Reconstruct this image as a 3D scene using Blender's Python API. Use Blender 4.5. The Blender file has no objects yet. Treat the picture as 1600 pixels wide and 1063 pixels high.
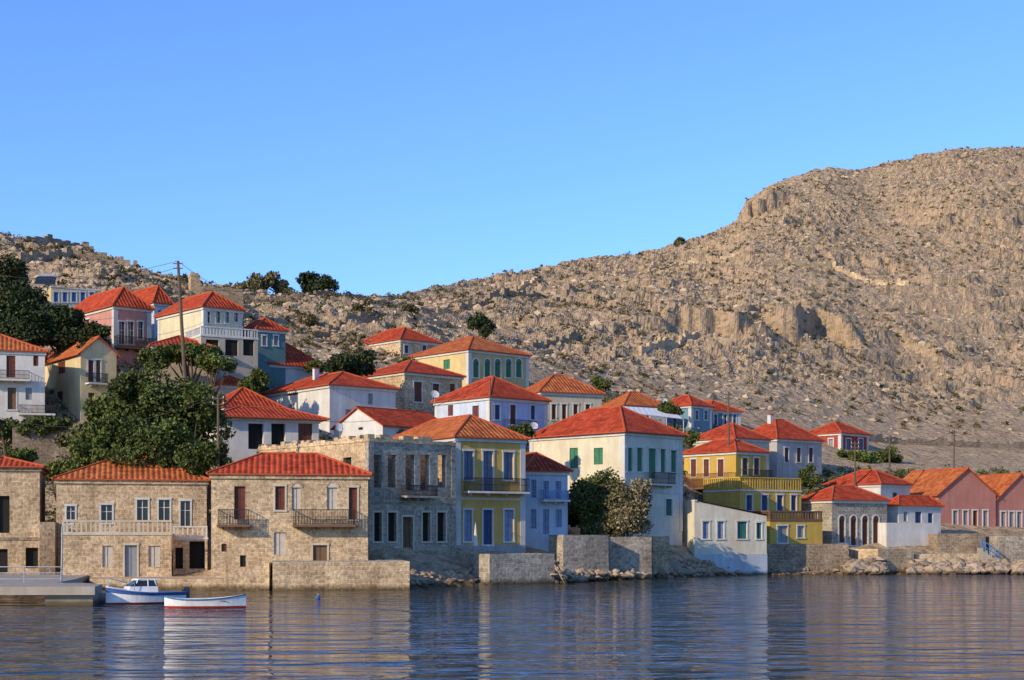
import bpy, math, random
import numpy as np
from mathutils import Vector
random.seed(7); rng=np.random.default_rng(11)
F=2400.0; HC=3.5; HY=841.0; CX=800.0
def K(px): return (px-CX)/F
def Zp(py,d): return HC+(HY-py)/F*d
scene=bpy.context.scene
COL=scene.collection
# ------------------------------------------------------------ materials
MC={}
class NT:
    def __init__(s,name,rough=0.9,spec=0.2):
        s.m=bpy.data.materials.new(name); s.m.use_nodes=True
        s.t=s.m.node_tree; s.n=s.t.nodes; s.l=s.t.links
        s.b=s.n['Principled BSDF']; s.b.inputs['Roughness'].default_value=rough
        s.b.inputs['Specular IOR Level'].default_value=spec
    def node(s,typ,**kw):
        n=s.n.new(typ)
        for k,v in kw.items(): setattr(n,k,v)
        return n
    def link(s,a,b): s.l.new(a,b)
    def coord(s,which):
        if not hasattr(s,'tc'): s.tc=s.node('ShaderNodeTexCoord')
        return s.tc.outputs[which]
    def pos(s):
        if not hasattr(s,'ge'): s.ge=s.node('ShaderNodeNewGeometry')
        return s.ge.outputs['Position']
    def scale(s,vec,sc):
        n=s.node('ShaderNodeMapping'); s.link(vec,n.inputs['Vector']); n.inputs['Scale'].default_value=sc; return n.outputs[0]
    def noise(s,vec,sc,det=3,rough=0.6,dist=0):
        n=s.node('ShaderNodeTexNoise'); s.link(vec,n.inputs['Vector'])
        n.inputs['Scale'].default_value=sc; n.inputs['Detail'].default_value=det; n.inputs['Roughness'].default_value=rough
        n.inputs['Distortion'].default_value=dist
        return n.outputs['Fac']
    def ramp(s,f,stops):
        n=s.node('ShaderNodeValToRGB'); s.link(f,n.inputs[0]); e=n.color_ramp.elements
        while len(e)<len(stops): e.new(0.5)
        for i,(p,c) in enumerate(stops):
            e[i].position=p; e[i].color=(*c,1) if not isinstance(c,(int,float)) else (c,c,c,1)
        return n.outputs[0]
    def mix(s,f,a,b,mode='MIX'):
        n=s.node('ShaderNodeMix',data_type='RGBA',blend_type=mode)
        for i,v in ((0,f),(6,a),(7,b)):
            if isinstance(v,(int,float)): n.inputs[i].default_value=v
            elif isinstance(v,tuple): n.inputs[i].default_value=(*v,1)
            else: s.link(v,n.inputs[i])
        return n.outputs[2]
    def math(s,op,a,b=0.0):
        n=s.node('ShaderNodeMath',operation=op)
        for i,v in ((0,a),(1,b)):
            if isinstance(v,(int,float)): n.inputs[i].default_value=v
            else: s.link(v,n.inputs[i])
        return n.outputs[0]
    def wet(s,c):   # damp, weed-darkened tide band just above sea level
        sx=s.node('ShaderNodeSeparateXYZ'); s.link(s.pos(),sx.inputs[0])
        z=s.math('ADD',sx.outputs[2],s.math('MULTIPLY',s.noise(s.pos(),1.2,3),.35))
        return s.mix(1.0,c,s.ramp(z,[(.30,(.30,.27,.22)),(.62,(1.,1.,1.))]),'MULTIPLY')
    def bump(s,h,st=0.5,dist=0.05):
        n=s.node('ShaderNodeBump'); n.inputs['Strength'].default_value=st; n.inputs['Distance'].default_value=dist
        s.link(h,n.inputs['Height']); s.link(n.outputs[0],s.b.inputs['Normal'])
    def col(s,c):
        if isinstance(c,tuple): s.b.inputs['Base Color'].default_value=(*c,1)
        else: s.link(c,s.b.inputs['Base Color'])
def sc3(c,k): return tuple(min(1,x*k) for x in c)
def plaster(c,wet=False):
    key=('pl',c,wet)
    if key in MC: return MC[key]
    t=NT('plaster',0.92,0.1); uv=t.coord('UV')
    a=t.noise(t.scale(uv,(1.6,0.22,1)),1.0,4,0.65)
    b=t.noise(t.pos(),0.45,5,0.65); f=t.noise(t.pos(),7,2)
    c1=t.mix(t.ramp(a,[(0.35,0.0),(0.75,1.0)]),c,sc3(c,0.70))
    c2=t.mix(t.ramp(b,[(0.42,0.0),(0.75,1.0)]),c1,sc3((c[0]*.95+.03,c[1]*.9+.02,c[2]*.85+.01),0.74))
    c3=t.mix(0.14,c2,f,'MULTIPLY')
    if wet: c3=t.wet(c3)
    t.col(c3); t.bump(f,0.15,0.02)
    MC[key]=t.m; return t.m
def stone(c1,c2,mort,bw=0.52,bh=0.29):
    key=('st',c1,c2,mort,bw)
    if key in MC: return MC[key]
    t=NT('stone_masonry',0.95,0.1); uv=t.coord('UV')
    n=t.node('ShaderNodeTexNoise'); t.link(uv,n.inputs['Vector']); n.inputs['Scale'].default_value=1.5; n.inputs['Detail'].default_value=2
    v=t.node('ShaderNodeVectorMath',operation='MULTIPLY_ADD'); t.link(n.outputs['Color'],v.inputs[0]); v.inputs[1].default_value=(0.26,0.24,0); t.link(uv,v.inputs[2])
    br=t.node('ShaderNodeTexBrick'); t.link(v.outputs[0],br.inputs['Vector'])
    br.inputs['Scale'].default_value=1; br.inputs['Brick Width'].default_value=bw; br.inputs['Row Height'].default_value=bh
    br.inputs['Mortar Size'].default_value=0.03; br.inputs['Mortar Smooth'].default_value=0.3; br.inputs['Bias'].default_value=0.0
    br.inputs['Color1'].default_value=(*c1,1); br.inputs['Color2'].default_value=(*c2,1); br.inputs['Mortar'].default_value=(*mort,1)
    big=t.noise(t.pos(),0.35,4,0.65); fine=t.noise(t.pos(),4.5,4,0.7)
    st=t.noise(t.scale(uv,(0.9,0.16,1)),1,3)
    c=t.mix(1.0,br.outputs['Color'],t.ramp(big,[(0.3,(.70,.66,.62)),(0.7,(1.18,1.16,1.1))]),'MULTIPLY')
    c=t.mix(1.0,c,t.ramp(fine,[(0.32,0.55),(0.6,1.12)]),'MULTIPLY')
    c=t.mix(1.0,c,t.ramp(st,[(0.35,0.8),(0.6,1.05)]),'MULTIPLY')
    t.col(t.wet(c))
    h=t.math('ADD',t.math('MULTIPLY',br.outputs['Fac'],-0.7),fine); t.bump(h,0.8,0.07)
    MC[key]=t.m; return t.m
def rooftile(c):
    key=('rf',c)
    if key in MC: return MC[key]
    t=NT('roof_tiles',0.9,0.08); uv=t.coord('UV')
    sx=t.node('ShaderNodeSeparateXYZ'); t.link(uv,sx.inputs[0])
    w=t.math('SINE',t.math('MULTIPLY',sx.outputs[0],2*math.pi/0.40))
    r=t.math('FRACT',t.math('MULTIPLY',sx.outputs[1],1/0.42))
    cell=t.node('ShaderNodeTexBrick'); t.link(uv,cell.inputs['Vector']); cell.inputs['Scale'].default_value=1
    cell.inputs['Brick Width'].default_value=0.40; cell.inputs['Row Height'].default_value=0.42; cell.inputs['Mortar Size'].default_value=0.0
    cell.offset=0.0
    cell.inputs['Color1'].default_value=(*sc3(c,0.7),1); cell.inputs['Color2'].default_value=(*sc3((c[0],c[1]*1.25,c[2]*1.2),1.15),1)
    big=t.noise(t.pos(),0.5,5,0.7); st=t.noise(t.scale(uv,(1.4,.25,1)),1.0,4,.65)
    cc=t.mix(1.0,cell.outputs['Color'],t.ramp(big,[(0.3,0.68),(0.7,1.15)]),'MULTIPLY')
    cc=t.mix(t.ramp(st,[(.52,0.),(.78,.45)]),cc,sc3((c[0]*.7,c[1]*1.2+.01,c[2]*1.2+.01),.75))
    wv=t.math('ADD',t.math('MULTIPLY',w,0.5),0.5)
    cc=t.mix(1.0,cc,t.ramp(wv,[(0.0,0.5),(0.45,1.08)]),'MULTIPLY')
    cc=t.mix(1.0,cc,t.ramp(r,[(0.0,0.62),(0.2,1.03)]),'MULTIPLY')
    t.col(cc); t.bump(t.math('ADD',wv,t.math('MULTIPLY',r,-0.4)),0.7,0.07)
    MC[key]=t.m; return t.m
def shutter(c):
    key=('sh',c)
    if key in MC: return MC[key]
    t=NT('painted_shutter',0.6,0.3); uv=t.coord('UV')
    sx=t.node('ShaderNodeSeparateXYZ'); t.link(uv,sx.inputs[0])
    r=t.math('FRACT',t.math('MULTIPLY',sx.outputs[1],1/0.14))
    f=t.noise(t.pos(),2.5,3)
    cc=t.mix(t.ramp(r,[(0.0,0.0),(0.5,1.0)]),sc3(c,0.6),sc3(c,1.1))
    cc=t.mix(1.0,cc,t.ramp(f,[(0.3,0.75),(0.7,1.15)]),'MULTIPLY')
    t.col(cc); MC[key]=t.m; return t.m
def plain(name,c,rough=0.7,metal=0,spec=0.3):
    key=('p',name,c)
    if key in MC: return MC[key]
    t=NT(name,rough,spec); f=t.noise(t.pos(),3.0,4)
    t.col(t.mix(1.0,c,t.ramp(f,[(0.3,0.82),(0.7,1.08)]),'MULTIPLY')); t.b.inputs['Metallic'].default_value=metal
    MC[key]=t.m; return t.m
def leafmat(c):
    key=('lf',c)
    if key in MC: return MC[key]
    t=NT('foliage',0.65,0.15); t.pos()
    ri=t.ge.outputs['Random Per Island']
    big=t.noise(t.pos(),0.55,3)
    cc=t.mix(ri,sc3(c,0.6),sc3((c[0]*1.25,c[1]*1.15,c[2]),1.4))
    cc=t.mix(1.0,cc,t.ramp(big,[(0.35,0.65),(0.65,1.3)]),'MULTIPLY')
    t.col(cc)
    MC[key]=t.m; return t.m
WHITE=(0.68,0.665,0.62)
GLASS=NT('window_glass',0.12,0.5); GLASS.col((0.018,0.022,0.028)); GLASS=GLASS.m
DARK=plain('dark_interior',(0.02,0.018,0.016),0.95)
IRON=plain('iron_railing',(0.02,0.02,0.022),0.6)
TRIM=plaster((0.66,0.65,0.61)); CREAMT=plaster((0.62,0.54,0.41))
WOOD=plain('weathered_wood',(0.16,0.09,0.05),0.85)
CONC=plaster((0.40,0.36,0.30),True)
STL=stone((0.66,0.50,0.32),(0.45,0.325,0.20),(0.70,0.56,0.39))
STG=stone((0.46,0.41,0.335),(0.30,0.262,0.215),(0.52,0.47,0.39),0.62,0.34)
STD=stone((0.38,0.295,0.21),(0.25,0.19,0.14),(0.40,0.33,0.245))
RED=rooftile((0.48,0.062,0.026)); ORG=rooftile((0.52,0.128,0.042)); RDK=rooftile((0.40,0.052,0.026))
CAPM=plain('ridge_tiles',(0.42,0.09,0.038),0.9,0,.1)
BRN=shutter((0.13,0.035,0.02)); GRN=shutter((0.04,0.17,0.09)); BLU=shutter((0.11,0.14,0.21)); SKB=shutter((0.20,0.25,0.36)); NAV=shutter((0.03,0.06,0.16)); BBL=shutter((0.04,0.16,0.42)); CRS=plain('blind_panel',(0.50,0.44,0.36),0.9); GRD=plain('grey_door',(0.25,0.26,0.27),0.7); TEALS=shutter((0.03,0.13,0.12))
# ------------------------------------------------------------ builder
class Bld:
    def __init__(s,name,loc):
        s.name=name; s.loc=Vector(loc); s.parts={}
    def face(s,part,mat,pts):
        p=s.parts.setdefault(part,([],[],[],[]))
        b=len(p[0]); p[0].extend([tuple(q) for q in pts]); p[1].append(tuple(range(b,b+len(pts))))
        if mat not in p[2]: p[2].append(mat)
        p[3].append(p[2].index(mat))
    def box(s,part,mat,P,ax,ay,x0,x1,y0,y1,z0,z1):
        def q(x,y,z): return (P[0]+ax[0]*x+ay[0]*y, P[1]+ax[1]*x+ay[1]*y, z)
        v=[q(x0,y0,z0),q(x1,y0,z0),q(x1,y1,z0),q(x0,y1,z0),q(x0,y0,z1),q(x1,y0,z1),q(x1,y1,z1),q(x0,y1,z1)]
        for f in ((0,1,5,4),(1,2,6,5),(2,3,7,6),(3,0,4,7),(4,5,6,7),(0,3,2,1)): s.face(part,mat,[v[i] for i in f])
    def tube(s,part,mat,a,b,r0,r1=None,n=8):
        r1=r0 if r1 is None else r1
        a=Vector(a); b=Vector(b); d=(b-a).normalized(); u=d.orthogonal().normalized(); w=d.cross(u)
        A=[a+(u*math.cos(t)+w*math.sin(t))*r0 for t in [2*math.pi*i/n for i in range(n)]]
        B=[b+(u*math.cos(t)+w*math.sin(t))*r1 for t in [2*math.pi*i/n for i in range(n)]]
        for i in range(n):
            j=(i+1)%n; s.face(part,mat,[A[i],A[j],B[j],B[i]])
        s.face(part,mat,A[::-1]); s.face(part,mat,B)
    def finish(s,smooth=()):
        e=bpy.data.objects.new(s.name,None); e.location=s.loc; e.empty_display_size=0.5; COL.objects.link(e)
        for pn,(v,f,m,mi) in s.parts.items():
            me=bpy.data.meshes.new(pn)
            co=np.array(v,dtype=float)-np.array(s.loc)
            me.from_pydata(co.tolist(),[],f)
            for x in m: me.materials.append(x)
            me.polygons.foreach_set('material_index',mi)
            uvl=me.uv_layers.new(name='UVMap'); uv=np.zeros((len(me.loops),2)); k=0
            for ff in f:
                p=np.array([v[i] for i in ff]); n=np.cross(p[1]-p[0],p[2]-p[0]); nn=np.linalg.norm(n); n=n/nn if nn>1e-9 else np.array([0,0,1.])
                if n[2]<0: n=-n
                t=np.cross([0,0,1.],n); tn=np.linalg.norm(t); t=t/tn if tn>1e-4 else np.array([1.,0,0]); b=np.cross(n,t)
                uv[k:k+len(ff),0]=p@t; uv[k:k+len(ff),1]=p@b; k+=len(ff)
            uvl.data.foreach_set('uv',uv.ravel())
            me.update()
            o=bpy.data.objects.new(pn,me); COL.objects.link(o); o.parent=e
        return e
def W(x0,x1,y0,y1,pane=None,trim=None,arch=False,deep=0.16,sh=None): return dict(r=(x0,x1,y0,y1),pane=pane,trim=trim,arch=arch,deep=deep,sh=sh)
def G(x0,x1,y0,y1,**k): return W(x0,x1,y0,y1,GLASS,TRIM,**k)
def S(x0,x1,y0,y1,m,trim=None,deep=0.12,**k): return W(x0,x1,y0,y1,m,trim,deep=deep,**k)
def house(name,c,d,a,l,r,base,eave,apex,wall,roof='hip',rm=None,wins=(),balc=(),cornice=TRIM,ov=0.35,plinth=None,quoin=None,bands=(),bal=None,L=None,found=3.0,wallR=None,chim=0):
    rm=rm or RED; a=math.radians(a); ca,sa=math.cos(a),math.sin(a); cx=K(c)*d
    kr=K(r); L1=(kr*d-cx)/(ca-kr*sa)
    if L is None: kl=K(l); L2=(cx-kl*d)/(sa+kl*ca)
    else: L2=L
    z0=Zp(base,d); z1=Zp(eave,d); zf=z0-found
    B=Bld(name,(cx,d,z0)); C=np.array([cx,d])
    eR=np.array([ca,sa]); eL=np.array([-sa,ca]); nR=np.array([sa,-ca]); nL=np.array([-ca,-sa])
    faces={'R':(eR,nR,L1),'L':(eL,nL,L2)}
    def solve(px,f):
        k=K(px)
        return (k*d-cx)/(ca-k*sa) if f=='R' else (cx-k*d)/(sa+k*ca)
    def dep(s_,f): return d+s_*(sa if f=='R' else ca)
    opens={'R':[],'L':[]}
    for w in wins:
        x0,x1,y0,y1=w['r']; f='R' if (x0+x1)/2>=c else 'L'
        s0,s1=sorted((solve(x0,f),solve(x1,f))); dd=dep((s0+s1)/2,f); za,zb=Zp(y1,dd),Zp(y0,dd)
        LL=faces[f][2]; s0=max(0.12,s0); s1=min(LL-0.12,s1); za=max(za,zf+.1); zb=min(zb,z1-0.12)
        if s1-s0<0.15 or zb-za<0.15: continue
        opens[f].append((s0,s1,za,zb,w))
    hollow=(roof=='ruin')
    for f,(e,n,LL) in faces.items():
        wm=wallR if (wallR and f=='R') else wall
        us=sorted({0,LL,*[o[0] for o in opens[f]],*[o[1] for o in opens[f]]}); vs=sorted({zf,z1,*[o[2] for o in opens[f]],*[o[3] for o in opens[f]]})
        def P(s_,z,o=0.0): q=C+e*s_+n*o; return (q[0],q[1],z)
        for lay in ((0.0,) if not hollow else (0.0,-0.55)):
          for i in range(len(us)-1):
            for j in range(len(vs)-1):
                um,vm=(us[i]+us[i+1])/2,(vs[j]+vs[j+1])/2
                if any(o[0]<um<o[1] and o[2]<vm<o[3] for o in opens[f]): continue
                B.face('walls',wm,[P(us[i],vs[j],lay),P(us[i+1],vs[j],lay),P(us[i+1],vs[j+1],lay),P(us[i],vs[j+1],lay)])
        for (s0,s1,za,zb,w) in opens[f]:
            dp=-w['deep'] if not hollow else -0.55
            for q in ([P(s0,za),P(s0,zb),P(s0,zb,dp),P(s0,za,dp)],[P(s1,za),P(s1,zb),P(s1,zb,dp),P(s1,za,dp)],[P(s0,za),P(s1,za),P(s1,za,dp),P(s0,za,dp)],[P(s0,zb),P(s1,zb),P(s1,zb,dp),P(s0,zb,dp)]): B.face('reveals',wm,q)
            if w['pane']:
                pd=dp if not hollow else -0.3
                B.face('windows',w['pane'],[P(s0,za,pd),P(s1,za,pd),P(s1,zb,pd),P(s0,zb,pd)])
                if w['pane'] is GLASS:
                    m=(s0+s1)/2; fm=w['trim'] or WOOD
                    B.box('window_frames',fm,C,e,n,m-0.03,m+0.03,pd+.012,pd+.06,za,zb)
                    zz=za+(zb-za)*.62; B.box('window_frames',fm,C,e,n,s0,m-0.03,pd+.015,pd+.055,zz-.025,zz+.025); B.box('window_frames',fm,C,e,n,m+0.03,s1,pd+.015,pd+.055,zz-.025,zz+.025)
                else:
                    m=(s0+s1)/2; B.box('window_frames',DARK,C,e,n,m-0.015,m+0.015,pd+.003,pd+.012,za,zb)
            if w['sh']:
                wd=(s1-s0)/2
                for (q0,q1) in ((s0-wd-.03,s0-.03),(s1+.03,s1+wd+.03)): B.box('open_shutters',w['sh'],C,e,n,q0,q1,0.02,0.07,za,zb)
            if w['trim']:
                t=0.13; pr=0.05
                B.box('window_surrounds',w['trim'],C,e,n,s0-t,s0,0,pr,za-(0.0),zb)
                B.box('window_surrounds',w['trim'],C,e,n,s1,s1+t,0,pr,za,zb)
                B.box('window_surrounds',w['trim'],C,e,n,s0-t-.04,s1+t+.04,0,pr+.04,za-.13,za)
                if not w['arch']: B.box('window_surrounds',w['trim'],C,e,n,s0-t-.03,s1+t+.03,0,pr+.03,zb,zb+.16)
            if w['arch']:
                m=(s0+s1)/2; R=(s1-s0)/2; tt=0.15; N=10
                for i in range(N):
                    t0,t1=math.pi*i/N,math.pi*(i+1)/N
                    B.face('windows',w['pane'] or DARK,[P(m,zb,.012),P(m+R*math.cos(t0),zb+R*math.sin(t0),.012),P(m+R*math.cos(t1),zb+R*math.sin(t1),.012)])
                    i0=[P(m+R*math.cos(t),zb+R*math.sin(t),.06) for t in(t0,t1)]; i1=[P(m+(R+tt)*math.cos(t),zb+(R+tt)*math.sin(t),.06) for t in(t0,t1)]
                    j0=[P(m+R*math.cos(t),zb+R*math.sin(t),.0) for t in(t0,t1)]; j1=[P(m+(R+tt)*math.cos(t),zb+(R+tt)*math.sin(t),.0) for t in(t0,t1)]
                    tm=w['trim'] or wm
                    B.face('window_surrounds',tm,[i0[0],i1[0],i1[1],i0[1]]); B.face('window_surrounds',tm,[i0[0],i0[1],j0[1],j0[0]]); B.face('window_surrounds',tm,[i1[0],i1[1],j1[1],j1[0]])
        if plinth:
            zt=Zp(plinth[0],d); B.box('plinth',plinth[1],C,e,n,-.04,LL+.04,0,.05,zf,zt) if not any(o[2]<zt for o in opens[f]) else None
        for (py,m) in bands:
            zz=Zp(py,d)
            B.box('string_course',m,C,e,n,-.07,LL+.07,0,.07,zz-.1,zz+.1)
        if quoin:
            for q in ((0,.42),(LL-.42,LL)):
                B.box('corner_pilasters',quoin,C,e,n,q[0]-.03,q[1]+.03,0,.045,z0,z1-.3)
    Bk=C+eR*L1+eL*L2; R_=C+eR*L1; L_=C+eL*L2
    for (p,q,n) in ((R_,Bk,eR),(Bk,L_,eL)):
        for lay in ((0,) if not hollow else (0,-.55)):
            o=n*lay; B.face('walls',wall,[(p[0]+o[0],p[1]+o[1],zf),(q[0]+o[0],q[1]+o[1],zf),(q[0]+o[0],q[1]+o[1],z1),(p[0]+o[0],p[1]+o[1],z1)])
    def q(x,y,z): v=C+eR*x+eL*y; return (v[0],v[1],z)
    if cornice and roof!='ruin':
        o=.14 if roof not in('flat',) else .06; h=.26 if roof!='flat' else .15
        B.box('cornice',cornice,C,eR,eL,-o,L1+o,-o,L2+o,z1-h,z1+.0)
    dc=d+(L1*sa+L2*ca)/2
    if roof=='hip':
        za=max(Zp(apex,dc),z1+.6); x0,x1,y0,y1=-ov,L1+ov,-ov,L2+ov; zb=z1+.10
        B.box('eaves',CAPM,C,eR,eL,x0,x1,y0,y1,z1+.003,zb)
        zb+=.004
        wx,wy=x1-x0,y1-y0
        if wx>=wy: A1,A2=(x0+wy/2,(y0+y1)/2),(x1-wy/2,(y0+y1)/2)
        else: A1,A2=((x0+x1)/2,y0+wx/2),((x0+x1)/2,y1-wx/2)
        a1=q(*A1,za); a2=q(*A2,za); c0,c1,c2,c3=q(x0,y0,zb),q(x1,y0,zb),q(x1,y1,zb),q(x0,y1,zb)
        if wx>=wy: fs=[[c0,c1,a2,a1],[c1,c2,a2],[c2,c3,a1,a2],[c3,c0,a1]]; hp=[(c0,a1),(c3,a1),(c1,a2),(c2,a2),(a1,a2)]
        else: fs=[[c0,c1,a1],[c1,c2,a2,a1],[c2,c3,a2],[c3,c0,a1,a2]]; hp=[(c0,a1),(c1,a1),(c2,a2),(c3,a2),(a1,a2)]
        for f in fs: B.face('roof',rm,f)
        for (p1,p2) in hp:
            if (Vector(p1)-Vector(p2)).length>.3: B.tube('ridge_caps',CAPM,p1,p2,.10,n=6)
    elif roof in('gableR','gableL'):
        zb=z1+.02
        if roof=='gableR':
            dm=d+L1*sa/2; za=Zp(apex,dm); h=za-zb; sl=h/(L1/2)
            for y in (0,L2): B.face('walls',wallR or wall,[q(0,y,z1),q(L1,y,z1),q(L1/2,y,za-.05)])
            A,Bq=q(L1/2,-.25,za),q(L1/2,L2+.25,za)
            for sx in (0,1):
                xe=-ov if sx==0 else L1+ov; ze=z1-sl*ov+.05
                e1,e2=q(xe,-.25,ze),q(xe,L2+.25,ze)
                up=[A,Bq,e2,e1]; B.face('roof',rm,up); dn=[(x,y,z-.12) for x,y,z in up]; B.face('eaves',CAPM,dn)
                for i,j in ((1,2),(2,3),(3,0)): B.face('eaves',CAPM,[up[i],up[j],dn[j],dn[i]])
        else:
            dm=d+L2*ca/2; za=Zp(apex,dm); h=za-zb; sl=h/(L2/2)
            for x in (0,L1): B.face('walls',wall,[q(x,0,z1),q(x,L2,z1),q(x,L2/2,za-.05)])
            A,Bq=q(-.25,L2/2,za),q(L1+.25,L2/2,za)
            for sx in (0,1):
                ye=-ov if sx==0 else L2+ov; ze=z1-sl*ov+.05
                e1,e2=q(-.25,ye,ze),q(L1+.25,ye,ze)
                up=[A,Bq,e2,e1]; B.face('roof',rm,up); dn=[(x,y,z-.12) for x,y,z in up]; B.face('eaves',CAPM,dn)
                for i,j in ((1,2),(2,3),(3,0)): B.face('eaves',CAPM,[up[i],up[j],dn[j],dn[i]])
        B.tube('ridge_caps',CAPM,A,Bq,.1,n=6)
    elif roof=='shed':
        za=Zp(apex,d)
        for y in (0,L2): B.face('walls',wallR or wall,[q(0,y,z1),q(L1,y,z1),q(0,y,za)])
        B.face('walls',wall,[q(0,0,z1),q(0,L2,z1),q(0,L2,za),q(0,0,za)])
        B.face('roof',rm,[q(.25,-.2,za-.0),q(L1+.3,-.2,z1+.08),q(L1+.3,L2+.2,z1+.08),q(.25,L2+.2,za)])
        B.box('eaves',TRIM,C,eR,eL,-.03,.25,-.1,L2+.1,za-.1,za+.06)
    elif roof=='flat':
        B.face('roof',CONC,[q(0,0,z1-.02),q(L1,0,z1-.02),q(L1,L2,z1-.02),q(0,L2,z1-.02)])
    elif roof=='ruin':
        for f,(e,n,LL) in faces.items():
            s_=0
            while s_<LL-.3:
                wd=random.uniform(.35,.8); hh=random.choice([0,.0,.12,.25,.3])
                B.box('broken_coping',wall,C,e,n,s_,min(LL,s_+wd-.01),-.55,.06,z1-.25,z1+.02+hh); s_+=wd
        B.face('rubble_floor',STD,[q(.5,.5,(z0+z1)/2-.3),q(L1-.5,.5,(z0+z1)/2-.3),q(L1-.5,L2-.5,(z0+z1)/2-.3),q(.5,L2-.5,(z0+z1)/2-.3)])
        if L1>5: B.box('inner_cross_wall',STD,C,eR,eL,.6,L1-.6,3.2,3.7,z0,z1-.6)
    if bal:
        top,m=bal; zt=Zp(top,d)
        for f,(e,n,LL) in faces.items():
            B.box('balustrade',m,C,e,n,0,LL,-.2,0.02,zt-.12,zt)
            B.box('balustrade',m,C,e,n,0,LL,-.2,0.02,z1,z1+.08)
            k=int(LL/.32)
            for i in range(k+1):
                s_=i*LL/k; pw=.13 if i%8==0 or i==k else .06
                B.box('balustrade',m,C,e,n,max(0,s_-pw),min(LL,s_+pw),-.17,-.02,z1+.08,zt-.12)
    for bb in balc:
        x0,x1,yt,yb=bb[:4]; m=bb[4] if len(bb)>4 else IRON; sm=bb[5] if len(bb)>5 else WOOD; pr=bb[6] if len(bb)>6 else 0.95
        f='R' if (x0+x1)/2>=c else 'L'; e,n,LL=faces[f]
        s0,s1=sorted((solve(x0,f),solve(x1,f))); dd=dep((s0+s1)/2,f); zt,zb=Zp(yt,dd-.9),Zp(yb,dd-.9)
        s0=max(s0,-.9); s1=min(s1,LL+.9)
        B.box('balcony_slab',sm,C,e,n,s0-.05,s1+.05,.0,pr+.05,zb-.16,zb)
        for sa_,sb_ in ((s0,s0+.04),(s1-.04,s1)):
            B.box('balcony_railing',m,C,e,n,sa_,sb_,.02,pr-.04,zt-.05,zt)
            B.box('balcony_railing',m,C,e,n,sa_,sb_,.02,pr-.04,zb+.06,zb+.09)
            y=.1
            while y<pr-.05: B.box('balcony_railing',m,C,e,n,sa_+.01,sb_-.01,y,y+.022,zb,zt-.05); y+=.14
        B.box('balcony_railing',m,C,e,n,s0,s1,pr-.04,pr,zt-.05,zt); B.box('balcony_railing',m,C,e,n,s0,s1,pr-.04,pr,zb+.06,zb+.09); B.box('balcony_railing',m,C,e,n,s0,s1,pr-.03,pr-.01,(zt+zb)/2-.015,(zt+zb)/2+.015)
        x=s0
        while x<s1: B.box('balcony_railing',m,C,e,n,x,x+.034,pr-.035,pr-.01,zb,zt-.05); x+=.11
        x=s0+.3
        while x<s1:
            B.box('balcony_brackets',sm,C,e,n,x,x+.1,0,pr*.7,zb-.34,zb-.16); x+=max(.9,(s1-s0-.6)/3)
    for i in range(chim):
        x=L1*(.3+.4*i); y=L2*.5; zt=Zp(apex,dc)
        B.box('chimney',TRIM,C,eR,eL,x,x+.5,y,y+.5,z1,zt+.5); B.box('chimney',CAPM,C,eR,eL,x-.06,x+.56,y-.06,y+.56,zt+.5,zt+.6)
    return B.finish()
P_=plaster
# ---------------- front row
house('stone_house',-60,114,14,None,62,892,730,716,STL,L=8,cornice=STD,wins=[W(-8,15,775,833,DARK,deep=.3),W(40,60,856,888,DARK,deep=.3),W(-25,12,858,900,DARK,deep=.3)],bands=[(842,STD)])
house('stone_house',88,115.5,14,None,323,890,750,714,STL,L=9,ov=.3,cornice=STL,rm=ORG,wins=[G(104,117,791,812),G(158,175,789,817),G(214,231,781,813),G(248,265,781,813),W(282,297,783,822,GLASS,TRIM)])
house('stone_terrace_house',97,109.5,12,None,268,905,833,0,STL,'flat',L=5,cornice=CREAMT,bal=(813,CREAMT),wins=[S(160,176,853,886,CRS),S(195,214,852,903,GRD,CREAMT),S(232,250,853,886,CRS)])
house('stone_outbuilding',270,112.5,12,None,324,892,840,0,STL,'flat',L=4,cornice=TRIM,bal=(822,TRIM),wins=[W(274,286,856,889,DARK,deep=.4),W(296,320,846,889,DARK,deep=.8)])
house('stone_house',330,108,8.5,None,575,888,742,709,STL,L=7,cornice=STL,ov=.3,
  wins=[S(366,383,760,812,BRN,deep=.2),S(430,445,760,797,BRN,CREAMT),S(545,558,762,812,BRN,CREAMT),S(456,470,762,797,CRS,arch=True),S(511,527,762,797,CRS,arch=True),S(428,446,832,867,CRS),S(489,511,852,886,WOOD,CREAMT),S(346,354,850,862,BRN),S(375,384,868,886,DARK)],
  balc=[(341,389,796,820),(458,553,796,820)])
house('ruined_stone_mansion',576,115.5,40,402,712,897,685,0,STL,'ruin',wallR=STG,bands=[(783,STG)],quoin=STG,
  wins=[W(584,596,711,762),W(606,619,711,762),W(634,648,711,766),W(657,671,711,766),W(684,697,711,762),W(584,596,801,846,DARK,CREAMT),W(606,619,801,846,DARK,CREAMT),W(629,645,808,872,WOOD,CREAMT),W(660,672,801,846,DARK,CREAMT),W(683,696,801,846,DARK,CREAMT),W(536,549,715,731,DARK),W(450,462,706,735,DARK)],
  balc=[(625,673,758,775,IRON,STG)])
house('yellow_mansion',712,122,32,597,820,864,684,653,P_((0.64,0.41,0.12)),rm=ORG,quoin=TRIM,plinth=(852,P_((.35,.35,.36))),bands=[(779,P_((.66,.6,.45)))],
  wins=[S(725,739,705,750,BLU,TRIM),S(755,770,705,768,BLU,TRIM),S(787,802,707,750,BLU,TRIM),S(725,737,797,846,SKB,TRIM),S(755,769,797,851,NAV,TRIM),S(788,802,797,846,SKB,TRIM),S(640,650,705,735,BLU,TRIM)],
  balc=[(724,817,747,768,IRON,TRIM)])
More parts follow.
